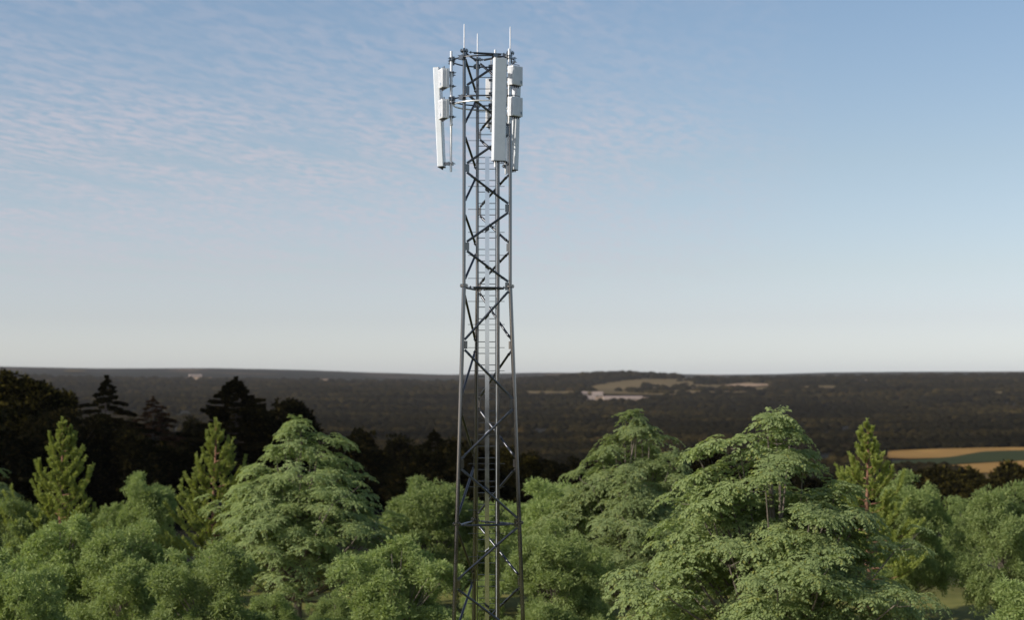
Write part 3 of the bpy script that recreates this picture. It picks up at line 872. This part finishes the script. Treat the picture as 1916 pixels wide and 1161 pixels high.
def strut(p0, p1, side, name, r=.031, gap=.11):
    """round bar with flattened bolted ends"""
    p0, p1 = Vector(p0), Vector(p1)
    d = (p1 - p0).normalized(); w = d.cross(side).normalized(); n = w.cross(d)
    a, b = p0 + d*gap, p1 - d*gap
    m = MB()
    m.tube([a + d*.10, b - d*.10], r, 14)
    for c, sg in ((a, 1), (b, -1)):
        cc = c + n*.013
        m.box(cc + d*sg*.035, (.13, .012, .062), (d*sg, n, w))
        # shoulder that flattens from the bar to the plate
        e = c + d*sg*.10; e2 = c + d*sg*.15
        vs = [e + w*.031 + n*.019, e - w*.031 + n*.019, e - w*.031 + n*.007, e + w*.031 + n*.007,
              e2 + w*r + n*r*.8, e2 - w*r + n*r*.8, e2 - w*r - n*r*.8, e2 + w*r - n*r*.8]
        m.add(vs, [(0,1,2,3), (0,4,5,1), (1,5,6,2), (2,6,7,3), (3,7,4,0)])
        m.tube([cc + d*sg*.02 - n*.03, cc + d*sg*.02 + n*.03], .016, 6, smooth=False)
    return m.build(name, M_BRACE, tower)
for s, z0, e, z1 in braces:
    a, b = leg_pt(s, z0 - .07), leg_pt(e, z1 + .07)
    out = ((a + b)/2); out.z = 0
    strut(a + out.normalized()*.02, b + out.normalized()*.02, out.normalized(), 'diagonal_brace')
for z in LEVELS[:4]:
    for a, b in faces_:
        p, q_ = leg_pt(a, z - .045), leg_pt(b, z - .045)
        out = (p + q_)/2; out.z = 0
        strut(p, q_, Vector((0, 0, 1)), 'horizontal_brace', .028, .15)

# climbing ladder inside the lattice
ladder = empty('ladder', (0, 0, 0)); ladder.parent = tower
LX0, LX1, LY = -.16, .30, .10
m = MB()
m.box((LX0, LY, 11.65), (.022, .06, 23.1)); m.build('rail', M_GALV, ladder)
m = MB()
m.box((LX1, LY, 11.65), (.022, .06, 23.1)); m.build('rail', M_GALV, ladder)
for k in range(77):
    z = .35 + .297*k
    m = MB()
    m.tube([(LX0 + .008, LY, z), (LX1 - .008, LY, z)], .010, 8)
    m.build('rung', M_GALV, ladder)
for k in range(38):
    z = .50 + .594*k
    m = MB()
    m.tube([(-.41, LY + .06, z), (.53, LY + .06, z)], .007, 8)
    m.build('support_bar', M_GALV, tower)
m = MB()
m.box((.085, -.02, 10.45), (.108, .035, 20.8)); m.build('cable_tray', M_TRAY, tower)
m = MB()
m.tube([(.365, .06, .1), (.365, .06, 20.9)], .042, 16)
m.build('cable_conduit', M_GALV, tower)
m = MB()
m.box((.322, .045, 11.0), (.016, .03, 21.6)); m.build('fall_arrest_rail', M_PIPE, tower)

# mounting rings and pipes
Z_RING = (23.32, 22.30)
RING_R = .80
for zi, z in enumerate(Z_RING):
    m = MB()
    m.ring((0, 0, z), RING_R, .019)
    ring = m.build('mounting_ring', M_BRACE, tower)
    if zi == 1:
        m = MB(); m.ring((0, 0, z - .12), RING_R - .02, .02); m.build('lower_hoop', M_PIPE, ring)
    for k in order:
        p = pol(LEG_PHI[k], RING_R - .03, z); rd = pol(LEG_PHI[k], 1.0); tn = rd.cross(Vector((0, 0, 1)))
        m = MB()
        m.box(p + rd*.045, (.012, .15, .11), (rd, tn, Vector((0, 0, 1))))
        m.box(p - rd*.055, (.012, .15, .11), (rd, tn, Vector((0, 0, 1))))
        for sx in (-.065, .065):
            for sz in (-.05, .05):
                m.tube([p - rd*.10 + tn*sx + Vector((0, 0, sz)), p + rd*.09 + tn*sx + Vector((0, 0, sz))], .008, 6)
        m.build('leg_clamp', M_GALV, ring)
PIPE_R = .865
ANT = (160.0, 280.0, 40.0)
RRU = (132.0, 252.0, 12.0)
def pipe_clamps(parent, phi, r, zs, kind='pipe_clamp'):
    rd = pol(phi, 1.0); tn = rd.cross(Vector((0, 0, 1)))
    for z in zs:
        m = MB(); p = pol(phi, r, z)
        m.box(p - rd*.045, (.05, .13, .13), (rd, tn, Vector((0, 0, 1))))
        m.box(p + rd*.040, (.012, .12, .10), (rd, tn, Vector((0, 0, 1))))
        for sx in (-.045, .045):
            for sz in (-.035, .035):
                m.tube([p - rd*.10 + tn*sx + Vector((0, 0, sz)), p + rd*.075 + tn*sx + Vector((0, 0, sz))], .007, 6)
        m.build(kind, M_GALV, parent)
for phi in ANT:
    m = MB(); m.tube([pol(phi, PIPE_R, 20.48), pol(phi, PIPE_R, 23.46)], .031, 18)
    p = m.build('mounting_pipe', M_PIPE, tower)
    pipe_clamps(p, phi, PIPE_R, Z_RING)
for phi in RRU:
    m = MB(); m.tube([pol(phi, PIPE_R + .01, 21.63), pol(phi, PIPE_R + .01, 23.53)], .036, 18)
    m.tube([pol(phi, PIPE_R + .01, 21.62), pol(phi, PIPE_R + .01, 21.66)], .042, 18)
    p = m.build('mounting_pipe', M_PIPE, tower)
    pipe_clamps(p, phi, PIPE_R + .01, Z_RING)

# panel antennas
def rounded_rect(w, d, r, n=5):
    pts = []
    for cx, cy, a0 in ((w/2 - r, d/2 - r, 0), (-w/2 + r, d/2 - r, 90), (-w/2 + r, -d/2 + r, 180), (w/2 - r, -d/2 + r, 270)):
        for k in range(n + 1):
            a = R(a0 + 90*k/n); pts.append((cx + r*math.cos(a), cy + r*math.sin(a)))
    return pts
def panel_antenna(phi, label):
    base = pol(phi, PIPE_R, 0)
    t = empty('panel_antenna', (TX + base.x, TY + base.y, 20.57), -R(phi))
    tag(t, label, 'antenna', 'tall panel antennas of the tower head')
    H, W, D = 2.58, .335, .165
    tilt = R(2.7)
    def lean(o):
        o.location = (0, .245, .03); o.rotation_euler = (-tilt, 0, 0); return o
    m = MB(); m.prism(rounded_rect(W, D, .028), .012, H - .012); o = m.build('radome', M_WHITE, t); lean(o)
    m = MB(); m.prism(rounded_rect(W - .006, D - .006, .026), -.004, .012)
    for k in range(6): m.tube([(-.12 + .048*k, 0, -.05), (-.12 + .048*k, 0, -.004)], .014, 8)
    o = m.build('bottom_cap', M_DARK, t); lean(o)
    m = MB(); m.prism(rounded_rect(W - .006, D - .006, .026), H - .012, H + .004); o = m.build('top_cap', M_GREY, t); lean(o)
    for z in (.12, 2.42):
        m = MB()
        yb = .245 + math.tan(tilt)*z - D/2
        m.box((0, .055, z), (.11, .035, .09)); m.box((0, -.048, z), (.11, .03, .09))
        m.box((-.045, (.05 + yb)/2, z), (.012, yb - .05, .07)); m.box((.045, (.05 + yb)/2, z), (.012, yb - .05, .07))
        for sx in (-.04, .04): m.tube([(sx, -.11, z), (sx, .11, z)], .008, 6)
        m.build('tilt_bracket', M_GALV, t)
    return t
panel_antenna(160, 'white panel antenna facing the viewer on the front of the tower head')
panel_antenna(280, 'white panel antenna seen edge on, left side of the tower head')
panel_antenna(40, 'white panel antenna seen from behind, right side of the tower head')

def radio_unit(phi, z, label):
    base = pol(phi, PIPE_R + .01, 0)
    t = empty('radio_unit', (TX + base.x, TY + base.y, z), -R(phi))
    tag(t, label, 'radio unit', 'remote radio boxes of the tower head')
    W, D, H = .37, .20, .53
    y0 = .10
    m = MB()
    m.prism([(x, y + y0 + D/2) for x, y in rounded_rect(W, D, .015, 3)], .03, H - .02)
    # shallow cooling ribs on the front and the seam of the back half
    for k in range(7): m.box((-W/2 + .035 + k*.05, y0 + D + .004, H*.5), (.010, .012, H*.84))
    for k in range(7):
        for sx in (-1, 1): m.box((sx*(W/2 + .003), y0 + .115 + k*.011, H*.5), (.010, .004, H*.8))
    m.build('housing', M_CASE, t)
    m = MB(); m.prism([(x, y + y0 + .075) for x, y in rounded_rect(W + .014, .022, .004, 2)], .045, H - .035); m.build('seam_flange', M_GREY, t)
    m = MB(); m.box((-.11, y0 + D + .0125, .115), (.05, .004, .07)); m.build('rating_sticker', M_STICK, t)
    m = MB()
    m.box((0, y0 + D*.55, .022), (W*.8, D*.55, .02))
    for k in range(4): m.tube([(-.11 + .073*k, y0 + D*.55, -.03), (-.11 + .073*k, y0 + D*.55, .02)], .017, 8)
    m.build('connector_strip', M_DARK, t)
    m = MB()
    m.tube([(-.13, y0 + .12, H - .02), (-.13, y0 + .12, H + .03), (.13, y0 + .12, H + .03), (.13, y0 + .12, H - .02)], .010, 8)
    m.build('carry_handle', M_GALV, t)
    for zz_ in (.09, .44):
        m = MB()
        m.box((0, .07, zz_), (.12, .06, .06)); m.box((0, -.05, zz_), (.11, .022, .06))
        for sx in (-.045, .045): m.tube([(sx, -.12, zz_), (sx, .06, zz_)], .008, 6)
        m.build('pipe_bracket', M_GALV, t)
for phi, where in ((132, 'front right of the tower head, with a blue grey sticker'), (252, 'left of the tower head beside the edge on antenna'), (12, 'behind the tower head, half hidden by the lattice')):
    radio_unit(phi, 22.54, 'upper white radio box ' + where)
    radio_unit(phi, 21.75, 'lower white radio box ' + where)

for k, lab in (('left', 'thin pale lightning rod on the left leg of the tower, reaching highest'), ('back', 'thin pale lightning rod in the middle, on the rear leg of the tower'), ('right', 'thin pale lightning rod on the right leg of the tower')):
    p = leg_pt(k, 23.52)
    t = empty('lightning_rod', (TX + p.x, TY + p.y, p.z))
    tag(t, lab, 'lightning rod', 'lightning rods on the tower top')
    m = MB(); m.tube([(0, 0, .04), (0, 0, .55), (0, 0, .665)], [.018, .016, .013], 12); m.build('rod', M_ROD, t)
    m = MB(); m.tube([(0, 0, 0), (0, 0, .05)], .03, 12); m.build('socket', M_GALV, t)

# ------------------------------------------------------------------ haze
hb = MB(); hb.box((0, 0, -115), (29000, 29000, 530))
hm, ht, hp = new_mat('thin summer haze')
ht.nodes.remove(hp)
pv = N(ht, 'ShaderNodeVolumePrincipled')
pv.inputs['Color'].default_value = (0.90, 0.875, 0.86, 1)
pv.inputs['Density'].default_value = 1.9e-5
pv.inputs['Anisotropy'].default_value = 0.0
L(ht, pv.outputs[0], ht.nodes['Material Output'].inputs['Volume'])
hz = hb.build('haze', hm)
tag(hz, kind='stuff')
print('tris', sum(len(o.data.polygons) for o in bpy.data.objects if o.type == 'MESH'))
